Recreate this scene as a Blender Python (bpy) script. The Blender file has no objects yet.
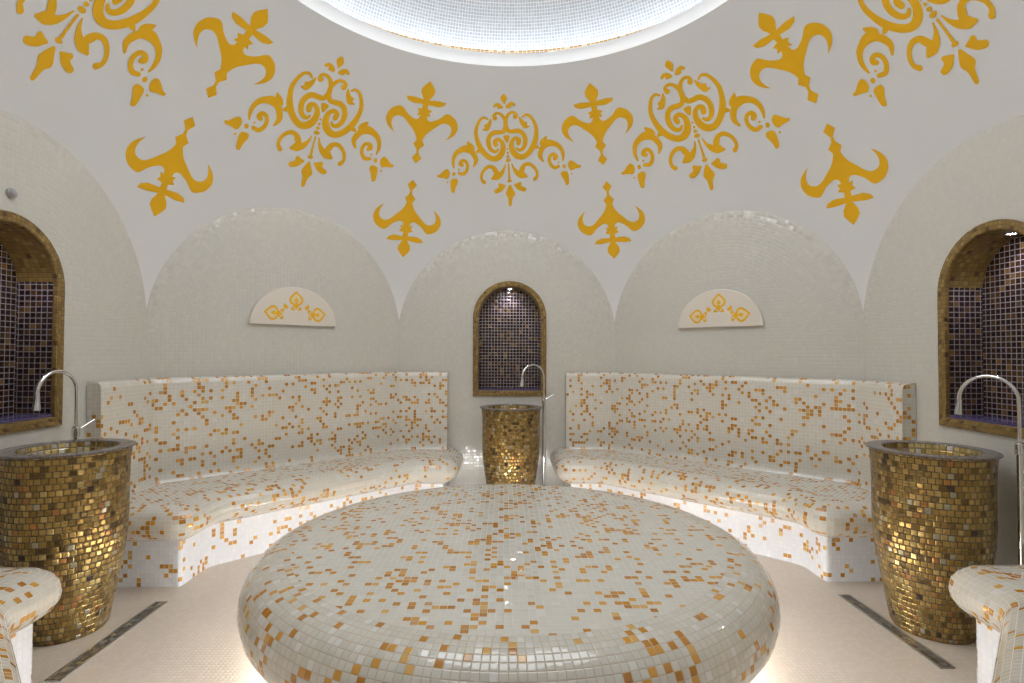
import bpy, math, random
from mathutils import Vector, Matrix
random.seed(4)
PI = math.pi
C = bpy.context.scene.collection
AP = 2.43                       # apothem of the octagonal room
T8 = math.tan(PI / 8)
RS, HC = 2.6351, 1.4772         # the pendentive dome: sphere radius and centre height
RO = 1.5645                     # oculus radius
PITCH = 0.028

# ------------------------------------------------------------------ materials
def N(nt, typ, **kw):
    n = nt.nodes.new(typ)
    for k, v in kw.items():
        setattr(n, k, v)
    return n

def math_n(nt, op, a, b=None, c=None):
    n = N(nt, 'ShaderNodeMath', operation=op)
    for i, x in enumerate((a, b, c)):
        if x is None:
            continue
        if isinstance(x, (int, float)):
            n.inputs[i].default_value = x
        else:
            nt.links.new(x, n.inputs[i])
    return n.outputs[0]

def ramp(nt, fac, stops, interp='CONSTANT'):
    n = N(nt, 'ShaderNodeValToRGB')
    cr = n.color_ramp
    cr.interpolation = interp
    while len(cr.elements) < len(stops):
        cr.elements.new(0.5)
    for e, (p, c) in zip(cr.elements, stops):
        e.position = p
        e.color = (c[0], c[1], c[2], 1)
    nt.links.new(fac, n.inputs[0])
    return n.outputs[0]

def mixc(nt, fac, a, b):
    n = N(nt, 'ShaderNodeMix', data_type='RGBA')
    for s, x in ((n.inputs[0], fac), (n.inputs[6], a), (n.inputs[7], b)):
        if isinstance(x, (int, float)):
            s.default_value = x
        elif isinstance(x, tuple):
            s.default_value = (x[0], x[1], x[2], 1)
        else:
            nt.links.new(x, s)
    return n.outputs[2]

def mixf(nt, fac, a, b):
    n = N(nt, 'ShaderNodeMix', data_type='FLOAT')
    for s, x in ((n.inputs[0], fac), (n.inputs[2], a), (n.inputs[3], b)):
        if isinstance(x, (int, float)):
            s.default_value = x
        else:
            nt.links.new(x, s)
    return n.outputs[0]

def simple(name, col, rough=0.5, metal=0.0, emit=None, strength=0.0):
    m = bpy.data.materials.new(name)
    m.use_nodes = True
    b = m.node_tree.nodes['Principled BSDF']
    b.inputs['Base Color'].default_value = (*col, 1)
    b.inputs['Roughness'].default_value = rough
    b.inputs['Metallic'].default_value = metal
    if emit:
        b.inputs['Emission Color'].default_value = (*emit, 1)
        b.inputs['Emission Strength'].default_value = strength
    return m

def tile(name, base, accent=None, p=0.0, cluster=True, grout=(.6, .58, .52), gw=.09, pitch=PITCH,
         rough=.12, accent_metal=0.0, base_metal=0.0, jitter=.03, bond=False, bump=.35, seed=0.0, accent_rough=None, ior=1.75):
    """Mosaic of square tiles laid in the UV grid (UV in metres)."""
    m = bpy.data.materials.new(name)
    m.use_nodes = True
    nt = m.node_tree
    L = nt.links.new
    b = nt.nodes['Principled BSDF']
    b.inputs['IOR'].default_value = ior
    uv = N(nt, 'ShaderNodeUVMap')
    sep = N(nt, 'ShaderNodeSeparateXYZ')
    L(uv.outputs[0], sep.inputs[0])
    u = math_n(nt, 'MULTIPLY', sep.outputs[0], 1 / pitch)
    v = math_n(nt, 'MULTIPLY', sep.outputs[1], 1 / pitch)
    row = math_n(nt, 'FLOOR', v)
    if bond:
        rw = N(nt, 'ShaderNodeTexWhiteNoise', noise_dimensions='1D')
        L(row, rw.inputs['W'])
        half = math_n(nt, 'MULTIPLY', math_n(nt, 'MODULO', row, 2.0), .5)
        u = math_n(nt, 'ADD', math_n(nt, 'ADD', u, half), math_n(nt, 'MULTIPLY', rw.outputs['Value'], .3))
    col = math_n(nt, 'FLOOR', u)
    fu = math_n(nt, 'SUBTRACT', u, col)
    fv = math_n(nt, 'SUBTRACT', v, row)
    oi = N(nt, 'ShaderNodeObjectInfo')
    off = math_n(nt, 'FLOOR', math_n(nt, 'MULTIPLY', oi.outputs['Random'], 900.0))
    cell = N(nt, 'ShaderNodeCombineXYZ')
    L(col, cell.inputs[0]); L(row, cell.inputs[1]); L(math_n(nt, 'ADD', off, seed), cell.inputs[2])
    wn = N(nt, 'ShaderNodeTexWhiteNoise', noise_dimensions='3D')
    L(cell.outputs[0], wn.inputs['Vector'])
    wsep = N(nt, 'ShaderNodeSeparateColor')
    L(wn.outputs['Color'], wsep.inputs[0])
    r1, r2, r3 = wn.outputs['Value'], wsep.outputs[0], wsep.outputs[1]
    # distance to the tile edge
    eu = math_n(nt, 'MINIMUM', fu, math_n(nt, 'SUBTRACT', 1.0, fu))
    ev = math_n(nt, 'MINIMUM', fv, math_n(nt, 'SUBTRACT', 1.0, fv))
    e = math_n(nt, 'MINIMUM', eu, ev)
    mr = N(nt, 'ShaderNodeMapRange', interpolation_type='SMOOTHSTEP')
    L(e, mr.inputs[0])
    mr.inputs[1].default_value = gw * .35
    mr.inputs[2].default_value = gw * .75
    mask = mr.outputs[0]
    mr2 = N(nt, 'ShaderNodeMapRange', interpolation_type='SMOOTHSTEP')
    L(e, mr2.inputs[0])
    mr2.inputs[1].default_value = gw * .3
    mr2.inputs[2].default_value = gw * 1.8
    colr = ramp(nt, r2, base)
    metal = base_metal
    rg = rough
    if accent:
        if cluster:
            nz = N(nt, 'ShaderNodeTexNoise')
            nz.inputs['Scale'].default_value = .23
            nz.inputs['Detail'].default_value = 2.0
            L(cell.outputs[0], nz.inputs['Vector'])
            mp = N(nt, 'ShaderNodeMapRange')
            L(nz.outputs[0], mp.inputs[0])
            mp.inputs[1].default_value = .36
            mp.inputs[2].default_value = .66
            mp.inputs[3].default_value = .15 * p
            mp.inputs[4].default_value = 2.0 * p
            thr = mp.outputs[0]
        else:
            thr = p
        am = math_n(nt, 'LESS_THAN', r1, thr)
        colr = mixc(nt, am, colr, ramp(nt, r3, accent))
        if accent_metal or base_metal:
            metal = mixf(nt, am, base_metal, accent_metal)
        if accent_rough:
            rg = mixf(nt, am, rough, accent_rough)
    L(mixc(nt, mask, grout, colr), b.inputs['Base Color'])
    L(mixf(nt, mask, .75, rg), b.inputs['Roughness'])
    if not isinstance(metal, (int, float)) or metal > 0:
        L(math_n(nt, 'MULTIPLY', mask, metal), b.inputs['Metallic'])
    bp = N(nt, 'ShaderNodeBump')
    bp.inputs['Strength'].default_value = bump
    bp.inputs['Distance'].default_value = .003
    L(mr2.outputs[0], bp.inputs['Height'])
    # every tile sits at a slightly different tilt
    sub = N(nt, 'ShaderNodeVectorMath', operation='SUBTRACT')
    L(wn.outputs['Color'], sub.inputs[0]); sub.inputs[1].default_value = (.5, .5, .5)
    sc = N(nt, 'ShaderNodeVectorMath', operation='SCALE')
    L(sub.outputs[0], sc.inputs[0]); sc.inputs['Scale'].default_value = jitter
    ad = N(nt, 'ShaderNodeVectorMath', operation='ADD')
    L(bp.outputs[0], ad.inputs[0]); L(sc.outputs[0], ad.inputs[1])
    nm = N(nt, 'ShaderNodeVectorMath', operation='NORMALIZE')
    L(ad.outputs[0], nm.inputs[0])
    L(nm.outputs[0], b.inputs['Normal'])
    return m

CREAM = [(0, (.60, .575, .50)), (.35, (.62, .595, .52)), (.7, (.61, .585, .51)), (.95, (.65, .64, .59))]
WHITE = [(0, (.70, .71, .73)), (.5, (.74, .745, .755)), (.85, (.69, .70, .73))]
AMBER = [(0, (.46, .205, .018)), (.3, (.56, .28, .032)), (.55, (.40, .165, .010)), (.8, (.60, .36, .10)), (.93, (.50, .27, .10))]
BP = .0258
M_bench = tile('cream_mosaic_amber', CREAM, AMBER, .19, grout=(.64, .62, .57), gw=.075, jitter=.05, pitch=BP, rough=.06)
M_riser = tile('white_mosaic_amber', WHITE, AMBER, .15, grout=(.60, .60, .61), gw=.09, jitter=.03, pitch=BP, rough=.1)
M_table = tile('table_mosaic_amber', [(0, (.575, .565, .51)), (.5, (.59, .58, .525)), (.95, (.62, .615, .575))],
               AMBER, .19, grout=(.56, .535, .465), gw=.055, jitter=.105, rough=.06, bump=.25)
M_rim = tile('table_edge_mosaic', [(0, (.54, .53, .47)), (.4, (.58, .57, .51)), (.7, (.56, .55, .49)), (.92, (.64, .64, .61))],
             AMBER, .15, grout=(.44, .34, .23), gw=.07, jitter=.10, rough=.06)
M_wall = tile('cream_wall_mosaic', [(0, (.585, .575, .525)), (.5, (.595, .585, .535)), (.8, (.605, .595, .545))],
              grout=(.49, .48, .43), gw=.09, jitter=.06, rough=.12, bump=.25)
M_arch2 = tile('lunette_inner_mosaic', [(0, (.585, .575, .525)), (.5, (.595, .585, .535)), (.8, (.605, .595, .545))],
              grout=(.52, .50, .44), gw=.07, jitter=.10, rough=.08, bump=.25, pitch=.026)
M_arch = tile('lunette_band_mosaic', [(0, (.585, .575, .525)), (.5, (.595, .585, .535)), (.8, (.605, .595, .545))],
              grout=(.52, .50, .44), gw=.07, jitter=.24, rough=.06, bump=.25, pitch=.026)
M_floor = tile('beige_floor_mosaic', [(0, (.58, .51, .43)), (.4, (.62, .55, .47)), (.75, (.60, .525, .445))],
               grout=(.57, .50, .42), gw=.14, pitch=.02, rough=.35, jitter=.01, bump=.2, ior=1.45)
GOLD = [(0, (.15, .095, .028)), (.10, (.27, .175, .045)), (.30, (.37, .25, .068)), (.50, (.42, .285, .085)),
        (.68, (.33, .205, .048)), (.80, (.50, .37, .14)), (.90, (.43, .39, .28)), (.935, (.42, .20, .06)), (.985, (.07, .045, .025))]
M_gold = tile('gold_mosaic', GOLD, grout=(.03, .02, .012), gw=.11, pitch=.028, base_metal=.75, rough=.22, jitter=.26, bond=True, bump=.6)
M_bowl = tile('bowl_mosaic', [(0, (.45, .33, .12)), (.3, (.60, .48, .22)), (.6, (.55, .52, .45)), (.85, (.36, .24, .07))],
              grout=(.12, .09, .06), gw=.1, pitch=.0295, base_metal=.8, rough=.15, jitter=.25, bump=.5)
M_brim = tile('basin_rim_mosaic', [(0, (.22, .205, .23)), (.4, (.28, .25, .24)), (.7, (.17, .15, .14))],
              grout=(.14, .12, .11), gw=.1, pitch=.0262, base_metal=.75, rough=.18, jitter=.12, bump=.4)
M_frame = tile('niche_frame_mosaic', [(0, (.23, .14, .030)), (.3, (.32, .205, .045)), (.6, (.27, .165, .038)), (.85, (.38, .26, .075)), (.95, (.12, .06, .015))],
               grout=(.11, .07, .03), gw=.09, pitch=.026, base_metal=.45, rough=.3, jitter=.12, bump=.5)
M_niche = tile('niche_lining_mosaic', [(0, (.028, .012, .009)), (.3, (.055, .026, .012)), (.55, (.040, .018, .016)), (.80, (.10, .05, .015)), (.94, (.20, .11, .03))],
               grout=(.27, .245, .26), gw=.12, pitch=.03, base_metal=.3, rough=.14, jitter=.10, bump=.4)
M_dometile = tile('upper_dome_mosaic', [(0, (.52, .55, .60)), (.5, (.60, .63, .68)), (.8, (.56, .59, .64))],
                  grout=(.80, .81, .82), gw=.2, pitch=.024, rough=.2, jitter=.06)
M_goldband = tile('oculus_gold_band', [(0, (.55, .27, .04)), (.5, (.65, .40, .10)), (.75, (.8, .7, .5))], grout=(.85, .8, .7), gw=.12, pitch=.035, rough=.2)
M_drain = tile('drain_mosaic', [(0, (.16, .14, .11)), (.35, (.25, .22, .16)), (.6, (.12, .11, .10)), (.85, (.33, .33, .31)), (.94, (.5, .4, .2))],
               grout=(.10, .09, .08), gw=.1, pitch=.02, base_metal=.5, rough=.25, jitter=.15)
M_paint = simple('amber_paint', (.80, .435, .001), .5)
M_chrome = simple('chrome', (.75, .76, .78), .08, 1.0)
M_steel = simple('brushed_steel', (.42, .42, .42), .3, 1.0)
M_greyplastic = simple('grey_plastic', (.36, .36, .37), .35)
M_led = simple('led_strip', (1, 1, 1), .5, 0, (.88, .94, 1.0), 9.0)
M_ledfloor = simple('floor_led_strip', (1, 1, 1), .5, 0, (.92, .96, 1.0), 82.0)
M_spot = simple('spot_lens', (1, 1, 1), .5, 0, (.90, .92, 1.0), 140.0)
M_plaque = simple('cream_plaster', (.70, .65, .575), .45)
M_emblem_fill = simple('pale_yellow_paint', (.76, .62, .36), .45)

def plaster():
    m = bpy.data.materials.new('dome_plaster')
    m.use_nodes = True
    nt = m.node_tree
    b = nt.nodes['Principled BSDF']
    tc = N(nt, 'ShaderNodeTexCoord')
    nz = N(nt, 'ShaderNodeTexNoise')
    nz.inputs['Scale'].default_value = 1.3
    nz.inputs['Detail'].default_value = 4
    nt.links.new(tc.outputs['Object'], nz.inputs['Vector'])
    c = ramp(nt, nz.outputs[0], [(.3, (.70, .705, .71)), (.7, (.72, .725, .73))], 'LINEAR')
    nt.links.new(c, b.inputs['Base Color'])
    b.inputs['Roughness'].default_value = .55
    return m
M_plaster = plaster()

# ------------------------------------------------------------------ mesh helpers
class MB:
    def __init__(s):
        s.v, s.f, s.uv, s.mi = [], [], [], []
    def face(s, pts, uvs, mi=0):
        i = len(s.v)
        s.v += [tuple(p) for p in pts]
        s.f.append(list(range(i, i + len(pts))))
        s.uv += [tuple(q) for q in uvs]
        s.mi.append(mi)
    def grid(s, P, UV, mi=0, flip=False):
        for i in range(len(P) - 1):
            for j in range(len(P[0]) - 1):
                q = [(i, j), (i, j + 1), (i + 1, j + 1), (i + 1, j)]
                if flip:
                    q.reverse()
                s.face([P[a][b] for a, b in q], [UV[a][b] for a, b in q], mi)
    def mirror_x(s):
        s.v = [(-x, y, z) for x, y, z in s.v]
        n, uv = 0, []
        for f in s.f:
            uv += list(reversed(s.uv[n:n + len(f)]))
            n += len(f)
            f.reverse()
        s.uv = uv
    def box(s, x0, x1, y0, y1, z0, z1, mi=0):
        for ax in range(3):
            for sd in (0, 1):
                lim = [(x0, x1), (y0, y1), (z0, z1)]
                o = [k for k in range(3) if k != ax]
                q = [(0, 0), (1, 0), (1, 1), (0, 1)]
                if (sd == 0) != (ax == 1):
                    q.reverse()
                pts, uvs = [], []
                for a, b in q:
                    p = [0, 0, 0]
                    p[ax] = lim[ax][sd]; p[o[0]] = lim[o[0]][a]; p[o[1]] = lim[o[1]][b]
                    pts.append(p); uvs.append((p[o[0]], p[o[1]]))
                s.face(pts, uvs, mi)
    def build(s, name, mats, parent=None, smooth=None, loc=None):
        me = bpy.data.meshes.new(name)
        me.from_pydata(s.v, [], s.f)
        l = me.uv_layers.new(name='UVMap')
        for k, q in enumerate(s.uv):
            l.data[k].uv = q
        if not isinstance(mats, (list, tuple)):
            mats = [mats]
        for m in mats:
            me.materials.append(m)
        me.polygons.foreach_set('material_index', s.mi)
        import bmesh
        bm = bmesh.new()
        bm.from_mesh(me)
        bmesh.ops.remove_doubles(bm, verts=bm.verts, dist=1e-5)
        if smooth is not None:
            for f in bm.faces:
                f.smooth = True
            for e in bm.edges:
                if len(e.link_faces) == 2 and e.calc_face_angle(0) > smooth:
                    e.smooth = False
        bm.to_mesh(me)
        bm.free()
        o = bpy.data.objects.new(name, me)
        C.objects.link(o)
        if parent:
            o.parent = parent
        if loc:
            o.location = loc
        return o

def tag(o, label=None, cat=None, group=None, kind=None):
    if label: o['label'] = label
    if cat: o['category'] = cat
    if group: o['group'] = group
    if kind: o['kind'] = kind
    return o

def empty(name, loc=(0, 0, 0), rz=0.0, **kw):
    o = bpy.data.objects.new(name, None)
    C.objects.link(o)
    o.location = loc
    o.rotation_euler = (0, 0, rz)
    o.empty_display_size = .1
    return tag(o, **kw)

def copy_tree(o, parent=None):
    c = o.copy()
    C.objects.link(c)
    c.parent = parent
    for ch in list(o.children):
        copy_tree(ch, c)
    return c

def lathe(prof, n=64, u_r=None, mi=0, mb=None, v0=0.0, flip=False):
    """prof: (r, z) list; u runs round the axis, v along the profile."""
    mb = mb or MB()
    if u_r is None:
        u_r = max(r for r, z in prof)
    P, UV, v = [], [], v0
    for k, (r, z) in enumerate(prof):
        if k:
            v += math.hypot(r - prof[k - 1][0], z - prof[k - 1][1])
        P.append([(r * math.cos(2 * PI * i / n), r * math.sin(2 * PI * i / n), z) for i in range(n + 1)])
        UV.append([(u_r * 2 * PI * i / n, v) for i in range(n + 1)])
    mb.grid(P, UV, mi, flip)
    return mb

def disc(mb, r, z, n=64, mi=0, up=True):
    pts = [(r * math.cos(2 * PI * i / n), r * math.sin(2 * PI * i / n), z) for i in range(n)]
    if not up:
        pts.reverse()
    mb.face(pts, [(p[0], p[1]) for p in pts], mi)

def tube(path, radii, n=16, mb=None, cap=True):
    mb = mb or MB()
    path = [Vector(p) for p in path]
    if isinstance(radii, (int, float)):
        radii = [radii] * len(path)
    rings, up = [], None
    for i, p in enumerate(path):
        d = (path[min(i + 1, len(path) - 1)] - path[max(i - 1, 0)]).normalized()
        if up is None:
            up = d.orthogonal().normalized()
        up = (up - d * up.dot(d)).normalized()
        w = d.cross(up)
        rings.append([p + (up * math.cos(2 * PI * k / n) + w * math.sin(2 * PI * k / n)) * radii[i] for k in range(n + 1)])
    mb.grid(rings, [[(k * .01, i * .01) for k in range(n + 1)] for i in range(len(path))])
    if cap:
        mb.face(list(reversed(rings[0][:n])), [(0, 0)] * n)
        mb.face(rings[-1][:n], [(0, 0)] * n)
    return mb

def catmull(pts, sub=6):
    out = []
    n = len(pts)
    for i in range(n - 1):
        p0, p1, p2, p3 = pts[max(i - 1, 0)], pts[i], pts[i + 1], pts[min(i + 2, n - 1)]
        for k in range(sub):
            t = k / sub
            out.append(tuple(.5 * (2 * b + (c - a) * t + (2 * a - 5 * b + 4 * c - d) * t * t + (3 * b - a - 3 * c + d) * t ** 3)
                             for a, b, c, d in zip(p0, p1, p2, p3)))
    out.append(tuple(pts[-1]))
    return out

def fillet(poly, radii, seg=6):
    """open 2D polyline with rounded inner vertices"""
    out = [Vector(poly[0])]
    for i in range(1, len(poly) - 1):
        a, b, c = Vector(poly[i - 1]), Vector(poly[i]), Vector(poly[i + 1])
        d1, d2 = (a - b).normalized(), (c - b).normalized()
        ang = d1.angle(d2)
        r = radii[i - 1]
        t = r / math.tan(ang / 2)
        p1, p2 = b + d1 * t, b + d2 * t
        cen = b + (d1 + d2).normalized() * (r / math.sin(ang / 2))
        v1, v2 = p1 - cen, p2 - cen
        tot = v1.angle(v2)
        sgn = 1 if v1.x * v2.y - v1.y * v2.x > 0 else -1
        for k in range(seg + 1):
            q = sgn * tot * k / seg
            out.append(cen + Vector((v1.x * math.cos(q) - v1.y * math.sin(q), v1.x * math.sin(q) + v1.y * math.cos(q))))
    out.append(Vector(poly[-1]))
    return out

# ------------------------------------------------------------------ room shell
def wall_panel(name, az, hole=None, label=None):
    """flat octagon wall under its arch; local x along the wall, tile rows follow the arch in the lunette"""
    hw = AP * T8
    ra = math.sqrt(RS * RS - AP * AP)
    rc = .82 if hole == 'door' else .56
    n = 192
    mb = MB()
    W = lambda x, z: (x, AP, z)
    # arch band with rows parallel to the arch
    rs = [rc + (ra - rc) * k / 16 for k in range(17)]
    P = [[W(max(-hw, min(hw, r * math.cos(PI * i / n))), HC + r * math.sin(PI * i / n)) for i in range(n + 1)] for r in rs]
    UV = [[(-PI * i / n * .95, r) for i in range(n + 1)] for r in rs]
    mb.grid(P[:12], UV[:12], 0, flip=True)
    mb.grid(P[11:15], UV[11:15], 2, flip=True)
    mb.grid(P[14:], UV[14:], 1, flip=True)
    outer = [(-hw, 0), (hw, 0), (hw, HC)] + [(rc * math.cos(PI * i / n), HC + rc * math.sin(PI * i / n)) for i in range(n + 1)] + [(-hw, HC)]
    import bmesh
    bm = bmesh.new()
    def ring(pts):
        vs = [bm.verts.new((x, AP, z)) for x, z in pts]
        return [bm.edges.new((vs[i], vs[(i + 1) % len(vs)])) for i in range(len(vs))]
    if hole == 'door':          # arched doorway the photographer looks through
        es = ring([(-hw, 0), (-rc, 0), (-rc, HC), (-hw, HC)]) + ring([(hw, 0), (hw, HC), (rc, HC), (rc, 0)])
    else:
        es = ring(outer)
        if hole:
            es += ring(hole)
    bmesh.ops.triangle_fill(bm, use_beauty=True, use_dissolve=False, edges=es)
    for f in bm.faces:
        pts = [v.co.copy() for v in f.verts]
        if f.normal.y > 0 or (pts[1] - pts[0]).cross(pts[2] - pts[0]).y > 0:
            pts.reverse()
        mb.face(pts, [(p.x, p.z) for p in pts])
    bm.free()
    o = mb.build(name, [M_wall, M_arch, M_arch2])
    o.rotation_euler = (0, 0, -az)
    return tag(o, kind='structure')

NW, NB, NT = .342, .945, 2.018       # niche opening: half width, bottom, top of arch
def niche_outline(ins, n=24, dx=0.0):
    w = NW - ins
    return ([(-w + dx, NB + ins), (w + dx, NB + ins)] +
            [(w * math.cos(PI * i / n) + dx, NT - NW + w * math.sin(PI * i / n)) for i in range(n + 1)])

DXB = .025
wall_panel('wall_back', 0, niche_outline(.03, dx=DXB))
wall_panel('wall_right', PI / 2, niche_outline(.03))
wall_panel('wall_left', -PI / 2, niche_outline(.03))
wall_panel('wall_back_right', PI / 4)
wall_panel('wall_back_left', -PI / 4)
wall_panel('wall_front_right', 3 * PI / 4)
wall_panel('wall_front_left', -3 * PI / 4)
wall_panel('wall_front', PI, 'door')

def make_dome():
    mb = MB()
    n, m = 8 * 60, 110
    P, UV = [], []
    for i in range(n + 1):
        az = 2 * PI * i / n
        d = (az + PI / 8) % (PI / 4) - PI / 8
        r1 = AP / math.cos(d) + .0035
        a0, a1 = math.acos(r1 / RS), math.acos(RO / RS)
        col = [max(a0, .02 + (a1 - .02) * j / m) for j in range(m + 1)]
        P.append([(RS * math.cos(a) * math.sin(az), RS * math.cos(a) * math.cos(az), HC + RS * math.sin(a)) for a in col])
        UV.append([(az, j * .05) for j in range(m + 1)])
    for i in range(n):
        for j in range(m):
            q = [P[i][j], P[i][j + 1], P[i + 1][j + 1], P[i + 1][j]]
            u = [UV[i][j], UV[i][j + 1], UV[i + 1][j + 1], UV[i + 1][j]]
            keep = [k for k in range(4) if math.dist(q[k], q[k - 1]) > 2e-5]
            if len(keep) > 2:
                mb.face([q[k] for k in keep], [u[k] for k in keep])
    return tag(mb.build('ceiling', M_plaster, smooth=.5), kind='structure')
make_dome()
ZO = HC + math.sqrt(RS * RS - RO * RO)
mb = lathe([(RO, ZO), (RO - .004, ZO + .02), (RO - .004, ZO + .10), (RO + .03, ZO + .105), (RO + .03, ZO + .06), (1.80, ZO + .06), (1.80, ZO + .17)], 128)
lip = tag(mb.build('trim_1', simple('white_trim', (.90, .91, .92), .5), smooth=.5), kind='structure')
mb = MB()
k = 1.785
lathe([(1.79, ZO + .165), (1.79, ZO + .25)], 128, mi=1, mb=mb)
R2, rise = 0, .95
R2 = (1.79 ** 2 + rise ** 2) / (2 * rise)
zb = ZO + .25
pr = []
a0 = math.asin(1.79 / R2)
for j in range(25):
    a = a0 * (1 - j / 24.0)
    pr.append((max(R2 * math.sin(a), .002), zb + rise - R2 + R2 * math.cos(a)))
lathe(pr, 128, mb=mb)
tag(mb.build('ceiling.001', [M_dometile, M_goldband], smooth=.5), kind='structure')
led = tube([(1.70 * math.cos(2 * PI * i / 96), 1.70 * math.sin(2 * PI * i / 96), ZO + .09) for i in range(97)], .014, 8, cap=False).build('led_strip', M_led, lip)

mb = MB()
mb.face([(-3.2, -5.2, 0), (3.2, -5.2, 0), (3.2, 3.2, 0), (-3.2, 3.2, 0)], [(-3.2, -5.2), (3.2, -5.2), (3.2, 3.2), (-3.2, 3.2)])
tag(mb.build('floor', M_floor), kind='structure')
# unseen anteroom added around the camera to close off the light
M_light_block = simple('light_block_dark', (.34, .32, .30), .6)  # kept dark to cut the fill reaching the near walls
for nm, q in (('wall_light_block_left', (-1.75, -1.70, -5.0, -2.46, 0, 2.6)), ('wall_light_block_right', (1.70, 1.75, -5.0, -2.46, 0, 2.6)),
              ('wall_light_block_rear', (-1.75, 1.75, -5.05, -5.0, 0, 2.6))):
    mb = MB(); mb.box(*q); tag(mb.build(nm, M_light_block), kind='structure')
mb = MB(); mb.box(-1.75, 1.75, -5.05, -2.46, 2.6, 2.65); tag(mb.build('ceiling.002', M_light_block), kind='structure')  # added lid of the unseen light-blocking box

# ------------------------------------------------------------------ wall niches
def make_niche(az, label, dx=0.0):
    slabel = 'small round spotlight in the top of the ' + ('back' if az == 0 else 'right' if az > 0 else 'left') + ' wall niche'
    root = empty('arched_niche', (AP * math.sin(az), AP * math.cos(az), 0), -az, label=label, cat='niche', group='gold framed wall niches')
    d = .20
    fw = .050
    def loop(ins, y):
        return [Vector((x, y, z)) for x, z in niche_outline(ins, dx=dx)]
    def strip(mb, loops, mi=0):
        # closed strips with UV running round the outline
        base = loops[0]
        n = len(base)
        us = [0]
        for i in range(n):
            us.append(us[-1] + (base[(i + 1) % n] - base[i]).length)
        v = 0
        for a, b in zip(loops, loops[1:]):
            h = (b[0] - a[0]).length
            h = max(h / 1.0, (b[5] - a[5]).length)
            for i in range(n):
                j = (i + 1) % n
                mb.face([a[i], a[j], b[j], b[i]], [(us[i], v), (us[i + 1], v), (us[i + 1], v + h), (us[i], v + h)], 1 if mi == 9 and min(a[i].z, a[j].z) > NT - NW + .01 else mi % 9)
            v += h
    mb = MB()
    strip(mb, [loop(0, .0), loop(.0, -.012), loop(.004, -.016), loop(fw - .004, -.016), loop(fw, -.012), loop(fw, .012)])
    mb.build('frame', M_frame, root)
    mb = MB()
    strip(mb, [loop(fw, .01), loop(fw, d)], 9)
    bk = loop(fw, d)
    mb.face(list(reversed(bk)), [(p.x, p.z) for p in reversed(bk)])
    mb.build('lining', [M_niche, M_frame], root)
    mb = MB()
    w = NW - fw - .002
    z0 = NB + fw
    mb.box(-w + dx, w + dx, .0, d - .005, z0 + .002, z0 + .012)
    mb.build('shelf', simple('violet_lit_shelf', (.10, .08, .20), .12), root)  # violet light on the sill is put into the base colour
    lamp = empty('niche_spotlight', (0, 0, 0), 0, label=slabel, cat='spotlight', group='niche spotlights')
    zt = NT - fw - .012
    Mx = Matrix.Rotation(-az, 4, 'Z')
    p = Mx @ Vector((dx, AP + .10, zt))
    lamp.location = p
    mb = lathe([(.0005, .010), (.030, .010), (.030, -.004), (.024, -.006), (.022, -.002)], 24)
    mb.build('housing', M_steel, lamp, .5)
    mb = MB(); disc(mb, .0225, -.002, 24, up=False)
    mb.build('lens', M_spot, lamp)
    l = bpy.data.lights.new('niche_spot', 'SPOT')
    l.energy = 4.0; l.color = (.86, .82, 1.0); l.spot_size = 2.3; l.spot_blend = .6; l.shadow_soft_size = .02
    lo = bpy.data.objects.new('niche_spot', l)
    C.objects.link(lo)
    lo.location = p + Vector((0, 0, -.012))
    return root
make_niche(0, 'gold-framed arched niche in the back wall behind the middle basin', DXB)
make_niche(PI / 2, 'gold-framed arched niche in the right wall above the right basin')
make_niche(-PI / 2, 'gold-framed arched niche in the left wall above the left basin', -.045)

# ------------------------------------------------------------------ built-in benches
def bench_path(d, seg=6, ds=0.0, ap0=1.75):
    ap, cut = ap0 + d, .40 + d
    W = AP - .003
    poly = [(cut, W), (cut, ap), (ap * T8, ap), (ap, ap * T8), (ap, cut + ds), (W, cut + ds)]
    rv = max(.14 - d * .9, .012)
    return fillet(poly, [rv, .16, .16, rv], seg)

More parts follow.
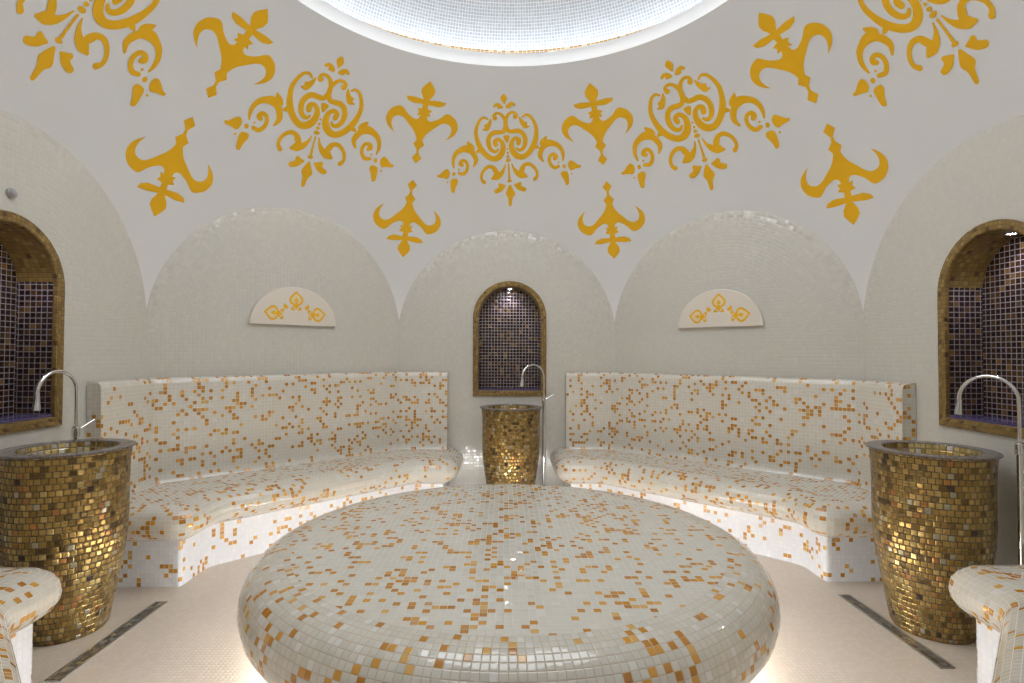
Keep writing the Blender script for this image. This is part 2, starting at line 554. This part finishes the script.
def make_bench(mirror=1, ds=0.0, ap0=1.75, bd=.125):
    bp_ = lambda d: bench_path(d, 6, ds, ap0)
    root = empty('mosaic_bench', (0, 0, 0))
    prof = [(.17, .47), (.11, .469), (.065, .458), (.03, .436), (.008, .405), (0, .37), (.006, .338), (.026, .310), (.055, .288), (.09, .270), (.135, .258)]
    base = bp_(.05)
    us = [0]
    for a, b in zip(base, base[1:]):
        us.append(us[-1] + (b - a).length)
    P, UV, v = [], [], 0
    for k, (d, z) in enumerate(prof):
        if k:
            v += math.hypot(d - prof[k - 1][0], z - prof[k - 1][1])
        P.append([(q.x, q.y, z) for q in bp_(d)])
        UV.append([(u, v) for u in us])
    mb = MB()
    mb.grid(P, UV)
    # level seat, tiles laid along the diagonal wall
    top = [(q.x, q.y, .47) for q in bp_(.17)] + [(AP - .003, AP * T8, .47), (AP * T8, AP - .003, .47)]
    top.reverse()
    s = math.sqrt(.5)
    mb.face(top, [((p[0] - p[1]) * s, (p[0] + p[1]) * s) for p in top])
    if mirror < 0: mb.mirror_x()
    seat = mb.build('seat', M_bench, root, .6)
    mb = MB()
    rp = bp_(bd)
    us = [0]
    for a, b in zip(rp, rp[1:]):
        us.append(us[-1] + (b - a).length)
    mb.grid([[(q.x, q.y, .27) for q in rp], [(q.x, q.y, 0) for q in rp]], [[(u, .27) for u in us], [(u, 0) for u in us]])
    if mirror < 0: mb.mirror_x()
    mb.build('base', M_riser, root, .6)
    # backrest
    bp = [(.14, .465), (.112, .472), (.098, .49), (.09, .53), (.083, 1.115), (.079, 1.145), (.068, 1.162), (.05, 1.168), (.003, 1.171)]
    def bpath(o):
        a = AP - o
        return fillet([(.545, a), (a * T8, a), (a, a * T8), (a, .53 + ds)], [.06, .06], 4)
    base = bpath(.08)
    us = [0]
    for a, b in zip(base, base[1:]):
        us.append(us[-1] + (b - a).length)
    P, UV, v = [], [], 0
    for k, (o, z) in enumerate(bp):
        if k:
            v += math.hypot(o - bp[k - 1][0], z - bp[k - 1][1])
        P.append([(q.x, q.y, z) for q in bpath(o)])
        UV.append([(u, v) for u in us])
    mb = MB()
    mb.grid(P, UV, flip=True)
    e1 = [(.545, AP - o, z) for o, z in bp] + [(.545, AP - .003, .465)]
    mb.face(e1, [(p[1], p[2]) for p in e1])
    e2 = [(AP - o, .53 + ds, z) for o, z in bp] + [(AP - .003, .53 + ds, .465)]
    e2.reverse()
    mb.face(e2, [(p[0], p[2]) for p in e2])
    if mirror < 0: mb.mirror_x()
    mb.build('backrest', M_bench, root, .6)
    return root
bench = make_bench()
tag(bench, 'cream and amber mosaic bench with backrest right of the middle basin', 'bench', 'built-in mosaic benches')
bl = make_bench(-1, -.045)
tag(bl, 'cream and amber mosaic bench with backrest left of the middle basin', 'bench', 'built-in mosaic benches')
bf = make_bench(1, 0.0, 1.785, .085)
bf.scale = (1, 1, 1.03)
bf.rotation_euler = (0, 0, PI)
tag(bf, 'cream mosaic bench end at the lower left corner of the photo, before the left basin', 'bench', 'built-in mosaic benches')
b = copy_tree(bf)
b.rotation_euler = (0, 0, -PI / 2)
b['label'] = 'cream mosaic bench end at the lower right corner of the photo, before the right basin'

# ------------------------------------------------------------------ the round heated table
tb = empty('round_massage_table', (0, 0, 0), label='large round cream and amber mosaic platform in the middle of the room', cat='platform')
edge = [(1.0, .457), (1.05, .453), (1.10, .441), (1.145, .417), (1.178, .378), (1.196, .335), (1.2, .29), (1.19, .245), (1.165, .205),
        (1.125, .172), (1.07, .147), (1.0, .13), (.86, .12)]
mb = MB()
disc(mb, 1.0, .457, 128, up=True)
for i, f in enumerate(mb.f):
    pass
mb.mi[0] = 0
lathe(edge, 128, 1.15, mi=1, mb=mb, flip=True)
mb.build('tabletop', [M_table, M_rim], tb, .6)
lathe([(.86, .125), (.86, .0)], 96, flip=True).build('pedestal', M_riser, tb, .6)
tube([(.93 * math.cos(2 * PI * i / 96), .93 * math.sin(2 * PI * i / 96), .105) for i in range(97)], .012, 8, cap=False).build('led_strip', M_ledfloor, tb)

# ------------------------------------------------------------------ basins
def make_basin():
    root = empty('mosaic_basin', (0, 0, 0))
    body = [(.166, 0), (.177, .02), (.191, .10), (.205, .18), (.221, .27), (.236, .36), (.245, .45), (.249, .54), (.249, .70), (.252, .80), (.258, .866)]
    lathe(body, 72, .245, flip=False).build('body', M_gold, root, .6)
    lathe([(.255, .867), (.270, .868), (.273, .871), (.273, .876), (.270, .878), (.207, .877), (.200, .872)], 72, .25).build('rim', M_brim, root, .5)
    bowl = [(.202, .875), (.197, .85), (.185, .80), (.160, .75), (.12, .715), (.07, .70), (.022, .697)]
    lathe(bowl, 72, .2).build('bowl', M_bowl, root, .6)
    mb = lathe([(.024, .697), (.024, .702), (.018, .703), (.014, .699), (.0005, .699)], 24)
    mb.build('drain_plug', M_chrome, root, .5)
    return root
basin = make_basin()
basin.location = (.035, 2.09, 0)
tag(basin, 'tall gold mosaic basin against the back wall between the two benches', 'basin', 'gold mosaic basins')
for loc, rz, lab in (((2.085, -.02, 0), 1.1, 'tall gold mosaic basin by the right wall under the right niche'),
                     ((-2.15, .0, 0), 2.3, 'tall gold mosaic basin by the left wall under the left niche')):
    b = copy_tree(basin)
    b.location = loc
    b.rotation_euler = (0, 0, rz)
    b['label'] = lab

# ------------------------------------------------------------------ floor standing faucets
def make_faucet():
    """standing pipe with a gooseneck; origin on the floor, spout reaching along +x"""
    root = empty('gooseneck_faucet', (0, 0, 0))
    tube([(0, 0, .0), (0, 0, .90)], .014).build('standpipe', M_chrome, root, .7)
    lathe([(.0005, .012), (.028, .012), (.032, .006), (.033, 0)], 24).build('base_flange', M_chrome, root, .6)
    lathe([(.0145, .885), (.020, .888), (.020, .935), (.0145, .94)], 24).build('valve_collar', M_chrome, root, .6)
    r = .115
    path = [(0, 0, .93), (0, 0, 1.0), (0, 0, 1.08)]
    for i in range(1, 17):
        a = PI - PI * i / 16 * .97
        path.append((r + r * math.cos(a), 0, 1.125 + r * math.sin(a)))
    path += [(2 * r - .002, 0, 1.11), (2 * r, 0, 1.085), (2 * r + .002, 0, 1.06), (2 * r + .003, 0, 1.048)]
    rad = [.0085] * 14 + [.009, .0095, .010, .0105, .011] + [.012, .0145, .018, .019]
    rad = (rad + [.019] * 40)[:len(path)]
    tube(path, rad, 16).build('spout', M_chrome, root, .7)
    tube([(0, 0, .922), (-.02, .012, .93), (-.085, .03, .968)], [.007, .006, .005], 12).build('lever', M_chrome, root, .7)
    return root
fa = make_faucet()
fa.location = (.335, 2.30, 0)
fa.rotation_euler = (0, 0, PI + .5)
tag(fa, 'slim chrome gooseneck faucet standing beside the middle basin', 'faucet', 'chrome gooseneck faucets')
for loc, rz, lab in (((2.33, -.24, 0), PI / 2 + .5, 'slim chrome gooseneck faucet at the right basin, cut by the photo edge'),
                     ((-2.33, .28, 0), -PI / 2 - .1, 'slim chrome gooseneck faucet behind the left basin')):
    b = copy_tree(fa)
    b.location = loc
    b.rotation_euler = (0, 0, rz)
    b['label'] = lab

# ------------------------------------------------------------------ slot drains
def make_drain():
    root = empty('slot_drain', (0, 0, 0))
    mb = MB()
    l, w = .36, .032
    mb.box(-w, -w + .007, -l, l, .0, .006); mb.box(w - .007, w, -l, l, .0, .006)
    mb.box(-w, w, -l, -l + .007, .0, .006); mb.box(-w, w, l - .007, l, .0, .006)
    mb.build('frame', M_steel, root)
    mb = MB(); mb.box(-w + .007, w - .007, -l + .007, l - .007, .0, .004)
    mb.build('cover', M_drain, root)
    return root
dr = make_drain()
dr.location = (1.87, -.02, 0)
tag(dr, 'long dark slot drain in the floor before the right basin', 'drain', 'floor slot drains')
b = copy_tree(dr)
b.location = (-1.862, -.075, 0)
b['label'] = 'long dark slot drain in the floor before the left basin'

# ------------------------------------------------------------------ ornament on the dome
CART = [[(-0.138, 0.281, 0.015), (-0.162, 0.298, 0.019), (-0.197, 0.287, 0.023), (-0.228, 0.242, 0.027), (-0.247, 0.185, 0.032), (-0.244, 0.124, 0.037), (-0.228, 0.061, 0.046), (-0.199, 0.007, 0.046), (-0.161, -0.035, 0.046), (-0.117, -0.056, 0.048), (-0.073, -0.045, 0.053), (-0.041, -0.009, 0.051), (-0.028, 0.04, 0.043), (-0.037, 0.082, 0.035), (-0.066, 0.106, 0.031), (-0.094, 0.092, 0.039), (-0.091, 0.062, 0.039)], [(-0.078, 0.285, 0.039), (-0.085, 0.308, 0.025), (-0.066, 0.323, 0.022), (-0.037, 0.32, 0.023), (-0.012, 0.297, 0.028), (0.005, 0.263, 0.032), (0.007, 0.225, 0.036), (0.001, 0.196, 0.036), (-0.018, 0.169, 0.034), (-0.048, 0.165, 0.036), (-0.094, 0.167, 0.039), (-0.13, 0.145, 0.039), (-0.15, 0.101, 0.039), (-0.146, 0.051, 0.037), (-0.125, 0.015, 0.032), (-0.095, 0.004, 0.027), (-0.074, 0.021, 0.019)], [(-0.021, -0.109, 0.008), (-0.037, -0.154, 0.023), (-0.068, -0.194, 0.046), (-0.11, -0.214, 0.062), (-0.144, -0.228, 0.023)], [(-0.096, -0.195, 0.039), (-0.112, -0.158, 0.046), (-0.132, -0.129, 0.035), (-0.171, -0.121, 0.031), (-0.209, -0.144, 0.028), (-0.235, -0.184, 0.026), (-0.238, -0.227, 0.026), (-0.219, -0.253, 0.034)]]
CARTP = [[(-0.111, 0.289), (-0.11, 0.244), (-0.136, 0.194), (-0.16, 0.184), (-0.196, 0.2), (-0.172, 0.21), (-0.173, 0.236), (-0.145, 0.248)], [(-0.246, 0.04), (-0.268, 0.012), (-0.226, 0.01)], [(-0.01, 0.133), (0.035, 0.129), (0.008, 0.071)]]
CREST = [[(0.001, 0.478), (0.02, 0.459), (0.026, 0.437), (0.012, 0.409), (0.002, 0.394), (-0.01, 0.411), (-0.025, 0.438), (-0.023, 0.459)], [(-0.014, 0.362), (-0.055, 0.363), (-0.06, 0.383), (-0.087, 0.375), (-0.088, 0.393), (-0.065, 0.409), (-0.036, 0.402), (-0.016, 0.382)]]
PALM = [[(0.01, -0.292), (0.031, -0.33), (0.05, -0.379), (0.024, -0.417), (0.01, -0.48), (-0.014, -0.478), (-0.016, -0.414), (-0.033, -0.372), (-0.017, -0.326)], [(-0.028, -0.297), (-0.061, -0.282), (-0.084, -0.273), (-0.097, -0.286), (-0.097, -0.31), (-0.134, -0.33), (-0.132, -0.354), (-0.108, -0.361), (-0.067, -0.345), (-0.04, -0.316)]]
STEM = [[(0.009, -0.111, 0.014), (0.011, -0.178, 0.015), (0.013, -0.241, 0.02)]]
DOTS = [(0.013, 0.02, 0.008, 0.008), (0.01, -0.014, 0.01, 0.01), (0.01, -0.045, 0.015, 0.012), (0.01, -0.078, 0.023, 0.015), (0.009, -0.26, 0.021, 0.013)]
SPRAY = [[(-0.475, -0.101, 0.011), (-0.478, -0.057, 0.026), (-0.468, -0.012, 0.032), (-0.44, 0.027, 0.039), (-0.399, 0.048, 0.046), (-0.352, 0.053, 0.062), (-0.309, 0.024, 0.046), (-0.284, -0.022, 0.043), (-0.28, -0.061, 0.035), (-0.304, -0.103, 0.015)], [(-0.438, -0.149, 0.026), (-0.4, -0.159, 0.031), (-0.369, -0.132, 0.029), (-0.357, -0.09, 0.028), (-0.37, -0.053, 0.028), (-0.4, -0.045, 0.031), (-0.415, -0.066, 0.039), (-0.403, -0.082, 0.031)]]
SPRAYP = [[(-0.34, 0.113), (-0.321, 0.107), (-0.287, 0.076), (-0.284, 0.037), (-0.354, 0.038), (-0.341, 0.075)], [(-0.63, -0.139), (-0.625, -0.159), (-0.58, -0.171), (-0.55, -0.184), (-0.528, -0.167), (-0.518, -0.129), (-0.537, -0.099), (-0.57, -0.109), (-0.606, -0.135)], [(-0.514, -0.313), (-0.527, -0.295), (-0.525, -0.239), (-0.517, -0.201), (-0.492, -0.19), (-0.461, -0.197), (-0.457, -0.226), (-0.483, -0.27), (-0.499, -0.311)]]
SPRAYD = [(-0.484, -0.15, 0.015, 0.017), (-0.438, -0.116, 0.008, 0.008), (-0.549, -0.214, 0.008, 0.008)]

def frame_at(az, el, lean=0.0):
    c = Vector((math.sin(az) * math.cos(el), math.cos(az) * math.cos(el), math.sin(el)))
    e1 = Vector((math.cos(az), -math.sin(az), 0))
    e2 = Vector((-math.sin(az) * math.sin(el), -math.cos(az) * math.sin(el), math.cos(el)))
    a, b = e1 * math.cos(lean) + e2 * -math.sin(lean) * -1, None
    x = e1 * math.cos(lean) + e2 * math.sin(lean)
    y = -e1 * math.sin(lean) + e2 * math.cos(lean)
    return c, x, y

# every motif is built around (0, RS, 0)-like local axes: x right, z up, y outward, origin on the dome surface
LAY = [0]
KK = [1.0]
def sph(s, t, off):
    s, t = s * KK[0], t * KK[0]
    d = math.hypot(s, t) / RS
    if d < 1e-6:
        return (0, -off, 0)
    k = math.sin(d) / (d * RS)
    r = RS - off
    return (r * s * k, r * math.cos(d) - RS, r * t * k)

def ribbon(mb, st, mirror=1):
    LAY[0] += 1
    off = .0012 + .00006 * (LAY[0] % 24)
    pts = catmull(st, 6)
    n = len(pts)
    Lp, Rp = [], []
    for i, (x, y, w) in enumerate(pts):
        a, b = pts[max(i - 1, 0)], pts[min(i + 1, n - 1)]
        dx, dy = b[0] - a[0], b[1] - a[1]
        l = math.hypot(dx, dy) or 1
        h = max(w, .006) * .5
        Lp.append((x - dy / l * h, y + dx / l * h)); Rp.append((x + dy / l * h, y - dx / l * h))
    def cap(p, q, w):
        ang = math.atan2(p[1] - q[1], p[0] - q[0])
        r = max(w, .006) * .5
        return [(p[0] + r * math.cos(ang - PI / 2 + PI * k / 6), p[1] + r * math.sin(ang - PI / 2 + PI * k / 6)) for k in range(7)]
    def put(poly):
        q = [sph(mirror * x, y, off) for x, y in poly]
        if mirror < 0:
            q.reverse()
        mb.face(q, [(a[0], a[2]) for a in q])
    for i in range(n - 1):
        put([Rp[i], Rp[i + 1], Lp[i + 1], Lp[i]])
    put(cap(pts[0], pts[1], pts[0][2]))
    put(cap(pts[-1], pts[-2], pts[-1][2]))

def patch(mb, poly, mirror=1, round_=True):
    LAY[0] += 1
    off = .0012 + .00006 * (LAY[0] % 24)
    p = list(poly)
    if round_:
        n = len(p)
        q = []
        for i in range(n):
            p0, p1, p2, p3 = p[i - 1], p[i], p[(i + 1) % n], p[(i + 2) % n]
            for k in range(4):
                t = k / 4
                q.append(tuple(.5 * (2 * b + (c - a) * t + (2 * a - 5 * b + 4 * c - d) * t * t + (3 * b - a - 3 * c + d) * t ** 3)
                               for a, b, c, d in zip(p0, p1, p2, p3)))
        p = q
    area = sum(p[i - 1][0] * p[i][1] - p[i][0] * p[i - 1][1] for i in range(len(p)))
    if area * mirror < 0:
        p.reverse()
    from mathutils.geometry import tessellate_polygon
    p3 = [Vector((x, y, 0)) for x, y in p]
    for tri in tessellate_polygon([p3]):
        a = [(p[i][0] * mirror, p[i][1]) for i in tri]
        ar = (a[1][0] - a[0][0]) * (a[2][1] - a[0][1]) - (a[1][1] - a[0][1]) * (a[2][0] - a[0][0])
        if ar < 0:
            a.reverse()
        todo = [a]
        while todo:                 # keep every facet small so it follows the dome
            a = todo.pop()
            ls = [math.dist(a[i], a[(i + 1) % 3]) for i in range(3)]
            k = ls.index(max(ls))
            if ls[k] > .07:
                p0, p1, p2 = a[k], a[(k + 1) % 3], a[(k + 2) % 3]
                mm = ((p0[0] + p1[0]) / 2, (p0[1] + p1[1]) / 2)
                todo += [[p0, mm, p2], [mm, p1, p2]]
                continue
            q = [sph(x, y, off) for x, y in a]
            mb.face(q, [(b[0], b[2]) for b in q])

def ell(x, y, rx, ry):
    return [(x + rx * math.cos(2 * PI * k / 14), y + ry * math.sin(2 * PI * k / 14)) for k in range(14)]

def place_motif(o, az, el, lean=0.0):
    c, x, y = frame_at(az, el, lean)
    m = Matrix.Identity(4)
    for i in range(3):
        m[i][0] = x[i]; m[i][1] = c[i]; m[i][2] = y[i]
    m.translation = Vector((0, 0, HC)) + c * RS
    o.matrix_world = m
    o.location, o.rotation_euler = m.to_translation(), m.to_euler()

def make_medallion(k=1.0):
    KK[0] = k
    root = empty('scroll_medallion', (0, 0, 0))
    ax = .007
    sh = lambda q: [(p[0] - ax,) + tuple(p[1:]) for p in q]
    mb = MB()
    for m in (1, -1):
        for st in CART: ribbon(mb, sh(st), m)
        for pl in CARTP: patch(mb, sh(pl), m)
    for st in STEM: ribbon(mb, [(0, p[1], p[2]) for p in st])
    for d in DOTS: patch(mb, ell(0, *d[1:]), round_=False)
    mb.build('cartouche', M_paint, root)
    mb = MB()
    patch(mb, [(p[0], p[1]) for p in CREST[0]])
    for m in (1, -1): patch(mb, CREST[1], m)
    mb.build('crest', M_paint, root)
    mb = MB()
    patch(mb, [(p[0] - .008, p[1]) for p in PALM[0]])
    for m in (1, -1): patch(mb, [(p[0] - .008, p[1]) for p in PALM[1]], m)
    mb.build('palmette', M_paint, root)
    for m in (1, -1):
        mb = MB()
        for st in SPRAY: ribbon(mb, st, m)
        for pl in SPRAYP: patch(mb, pl, m)
        for d in SPRAYD: patch(mb, ell(*d), m, False)
        mb.build('side_spray', M_paint, root)
    KK[0] = 1.0
    return root
D = math.radians
med = make_medallion(1.015)
med_big = make_medallion(1.10)
med_mid = make_medallion(1.075)
med_left = make_medallion(1.05)
place_motif(med, D(-.1), D(38.3), D(4.6))
tag(med, 'amber painted scroll medallion on the dome over the back niche', 'ornament', 'scroll medallions on the dome')
for az, el, ln, sk, lab in ((43.9, 38.4, 3.5, 1.08, 'amber painted scroll medallion on the dome over the right half-round plaque'),
                        (-44.3, 38.2, .8, 1.08, 'amber painted scroll medallion on the dome over the left half-round plaque'),
                        (91.0, 38.3, 1.0, 1.0, 'amber painted scroll medallion cut off at the top right of the photo'),
                        (-90.2, 38.0, -1.0, 1.05, 'amber painted scroll medallion cut off at the top left of the photo')):
    b = med_left if sk == 1.05 else copy_tree(med) if sk < 1.05 else med_big if az > 0 else med_mid
    place_motif(b, D(az), D(el), D(ln))
    tag(b, lab, 'ornament', 'scroll medallions on the dome')
    b['label'] = lab

def make_fleur(name, sc, flip):
    mb = MB()
    head = [(0, .334), (.030, .302), (.054, .268), (.050, .232), (.034, .208), (.022, .186), (.05, .190), (.10, .196), (.160, .192), (.146, .164),
            (.100, .146), (.05, .148), (.024, .150), (.021, .118), (.060, .106), (.042, .086), (.054, .056), (.026, .062), (.034, .034), (.050, .024)]
    horn = catmull([(.050, .024), (.074, .026), (.126, .056), (.178, .106), (.225, .100), (.270, .066), (.292, .010), (.279, -.043), (.246, -.080), (.211, -.106)], 4)[1:]
    back = catmull([(.211, -.106), (.236, -.062), (.244, -.019), (.229, .015), (.190, .030), (.150, .016), (.096, -.034), (.060, -.070), (.038, -.105), (.024, -.140)], 4)[1:]
    tail = [(.046, -.175), (.012, -.213), (.009, -.245), (.040, -.290), (0, -.334)]
    pts = head + horn + back + tail
    poly = [(x * sc, y * sc * flip) for x, y in pts]
    poly += [(-x * sc, y * sc * flip) for x, y in reversed(pts[1:-1])]
    patch(mb, poly, 1, False)
    return mb.build(name, M_paint)
fu = make_fleur('fleur_ornament', 1.03, 1)
fl = make_fleur('fleur_ornament', 1.05, -1)
first = {1: fu, -1: fl}
for az, el, up, ln, lab in (
        (-21.4, 42.2, 1, -1, 'amber fleur pointing down, upper row, left of the middle medallion'),
        (22.2, 42.1, 1, 1, 'amber fleur pointing down, upper row, right of the middle medallion'),
        (-65.6, 42.8, 1, -4, 'amber fleur pointing down, upper row, between the two left medallions'),
        (67.5, 42.3, 1, 3, 'amber fleur pointing down, upper row, between the two right medallions'),
        (-22.0, 24.0, -1, -2, 'amber fleur pointing up, lower row, left of the back niche arch'),
        (22.8, 23.9, -1, 1, 'amber fleur pointing up, lower row, right of the back niche arch'),
        (-67.8, 24.4, -1, -3, 'amber fleur pointing up, lower row, beside the left niche wall'),
        (68.0, 24.0, -1, -2, 'amber fleur pointing up, lower row, beside the right niche wall')):
    o = first.pop(up, None)
    if o is None:
        src = fu if up == 1 else fl
        o = src.copy()
        C.objects.link(o)
    place_motif(o, D(az), D(el), D(ln))
    tag(o, lab, 'ornament', 'fleur ornaments on the dome')

# ------------------------------------------------------------------ half-round plaques on the diagonal walls
def make_plaque():
    """local x along the wall, y outward into the wall, origin at the middle of the lower edge"""
    root = empty('half_round_plaque', (0, 0, 0))
    n = 32
    def lp(s, y):
        return [(s * .352 * math.cos(PI * i / n), y, s * .302 * math.sin(PI * i / n)) for i in range(n + 1)]
    mb = MB()
    ls = [lp(1, 0), lp(1, -.022), lp(.985, -.028)]
    for a, b in zip(ls, ls[1:]):
        for i in range(n + 1):
            j = (i + 1) % (n + 1)
            mb.face([a[j], a[i], b[i], b[j]], [(0, 0)] * 4)
    mb.face(list(reversed(ls[-1])), [(p[0], p[2]) for p in reversed(ls[-1])])
    mb.build('panel', M_plaque, root)
    def flat(mb, poly, y):
        from mathutils.geometry import tessellate_polygon
        for tri in tessellate_polygon([[Vector((a, b, 0)) for a, b in poly]]):
            q = [poly[i] for i in tri]
            ar = (q[1][0] - q[0][0]) * (q[2][1] - q[0][1]) - (q[1][1] - q[0][1]) * (q[2][0] - q[0][0])
            if ar < 0: q.reverse()
            mb.face([(a, y, b) for a, b in q], [(0, 0)] * 3)
    heart = [(0, .062), (.018, .046), (.040, .024), (.046, .004), (.036, -.016), (.016, -.026), (.022, -.036), (.034, -.044), (.030, -.058), (.012, -.056), (0, -.046)]
    heart = heart + [(-x, y) for x, y in reversed(heart[1:-1])]
    inner = [(0, .047), (.013, .036), (.029, .018), (.033, .004), (.026, -.009), (.010, -.016), (0, -.008)]
    inner = inner + [(-x, y) for x, y in reversed(inner[1:-1])]
    for cx, cz, rot in ((.006, .190, 0), (-.170, .088, PI / 2 - .1), (.178, .088, -PI / 2 + .1)):
        T = lambda poly: [(cx + 1.3 * (x * math.cos(rot) - y * math.sin(rot)), cz + 1.3 * (x * math.sin(rot) + y * math.cos(rot))) for x, y in poly]
        mb = MB()
        flat(mb, T(heart), -.0290)
        e = mb.build('emblem', M_paint, root)
        mb = MB()
        flat(mb, T(inner), -.0297)
        flat(mb, T([(.012 + .007 * math.cos(k), -.043 + .007 * math.sin(k)) for k in [i * PI / 4 for i in range(8)]]), -.0297)
        flat(mb, T([(-.012 + .007 * math.cos(k), -.043 + .007 * math.sin(k)) for k in [i * PI / 4 for i in range(8)]]), -.0297)
        mb.build('emblem_heart', M_emblem_fill, e)
        mb = MB()
        flat(mb, T([(0, .022), (.012, .004), (.008, -.008), (-.008, -.008), (-.012, .004)]), -.0303)
        mb.build('emblem_bud', M_paint, e)
    for cx, s in ((-.078, -1), (.094, 1)):
        mb = MB()
        flat(mb, [(cx + s * x, .142 + y) for x, y in ((.014, .028), (.020, .006), (.016, -.012), (0, -.020), (-.016, -.014), (-.018, .004), (-.006, .012))], -.0290)
        e = mb.build('leaf_dot', M_paint, root)
    return root
pq = make_plaque()
for o, az, x, lab in ((pq, PI / 4, 0.0, 'cream half-round plaque with amber emblems on the wall over the right bench'),
                      (copy_tree(pq), -PI / 4, .005, 'cream half-round plaque with amber emblems on the wall over the left bench')):
    m = Matrix.Rotation(-az, 4, 'Z') @ Matrix.Translation((x, AP, 1.563))
    o.location, o.rotation_euler = m.to_translation(), m.to_euler()
    tag(o, lab, 'plaque', 'half-round plaques')

# ------------------------------------------------------------------ small round sensor on the left wall
se = empty('wall_sensor', (-AP, -.035, 2.11), PI / 2, label='small grey round sensor on the left wall over the niche', cat='sensor')
mb = lathe([(.026, 0), (.026, .010), (.022, .014)], 24); o = mb.build('bezel', M_steel, se, .6); o.rotation_euler = (PI / 2, 0, 0)
mb = lathe([(.022, .012), (.019, .022), (.010, .027), (.0005, .028)], 24); o = mb.build('dome_cap', M_greyplastic, se, .8); o.rotation_euler = (PI / 2, 0, 0)

# ------------------------------------------------------------------ light
def area(name, loc, rot, size, energy, col=(1, 1, 1), shape='DISK', sy=None):
    l = bpy.data.lights.new(name, 'AREA')
    l.energy = energy; l.color = col; l.shape = shape; l.size = size
    if sy: l.size_y = sy
    o = bpy.data.objects.new(name, l)
    C.objects.link(o)
    o.location = loc; o.rotation_euler = rot
    return o
area('oculus_bounce_fill', (0, 0, ZO + .155), (0, 0, 0), 2.6, 60, (.95, .97, 1.0))  # added disc in place of cove light bounced down by the upper dome
area('front_fill', (0, -3.7, 2.55), (0, 0, 0), 1.4, 7, (1, .96, .9), 'SQUARE')  # added front fill from behind the camera, no known lamp there

w = bpy.data.worlds.new('world')
bpy.context.scene.world = w
w.use_nodes = True
w.node_tree.nodes['Background'].inputs[0].default_value = (.9, .92, 1, 1)
w.node_tree.nodes['Background'].inputs[1].default_value = .06

# ------------------------------------------------------------------ camera
cx, zc, e, yaw, pit, rol, f = -.0328, 2.7505, 1.3394, .0153, .0219, .0034, 554.98
F = Vector((math.sin(yaw) * math.cos(pit), math.cos(yaw) * math.cos(pit), math.sin(pit)))
Rv = Vector((math.cos(yaw), -math.sin(yaw), 0))
U = Rv.cross(F)
Rr = Rv * math.cos(rol) + U * math.sin(rol)
Ur = Rr.cross(F)
m = Matrix(((Rr.x, Ur.x, -F.x, cx), (Rr.y, Ur.y, -F.y, -zc), (Rr.z, Ur.z, -F.z, e), (0, 0, 0, 1)))
cd = bpy.data.cameras.new('camera')
cd.sensor_width = 36
cd.lens = 36 * f / 1024
cd.clip_start = .02
co = bpy.data.objects.new('camera', cd)
C.objects.link(co)
co.matrix_world = m
sc = bpy.context.scene
sc.camera = co
sc.view_settings.view_transform = 'Standard'
sc.view_settings.look = 'None'
sc.view_settings.exposure = -.11
sc.cycles.diffuse_bounces = 8
sc.cycles.max_bounces = 12
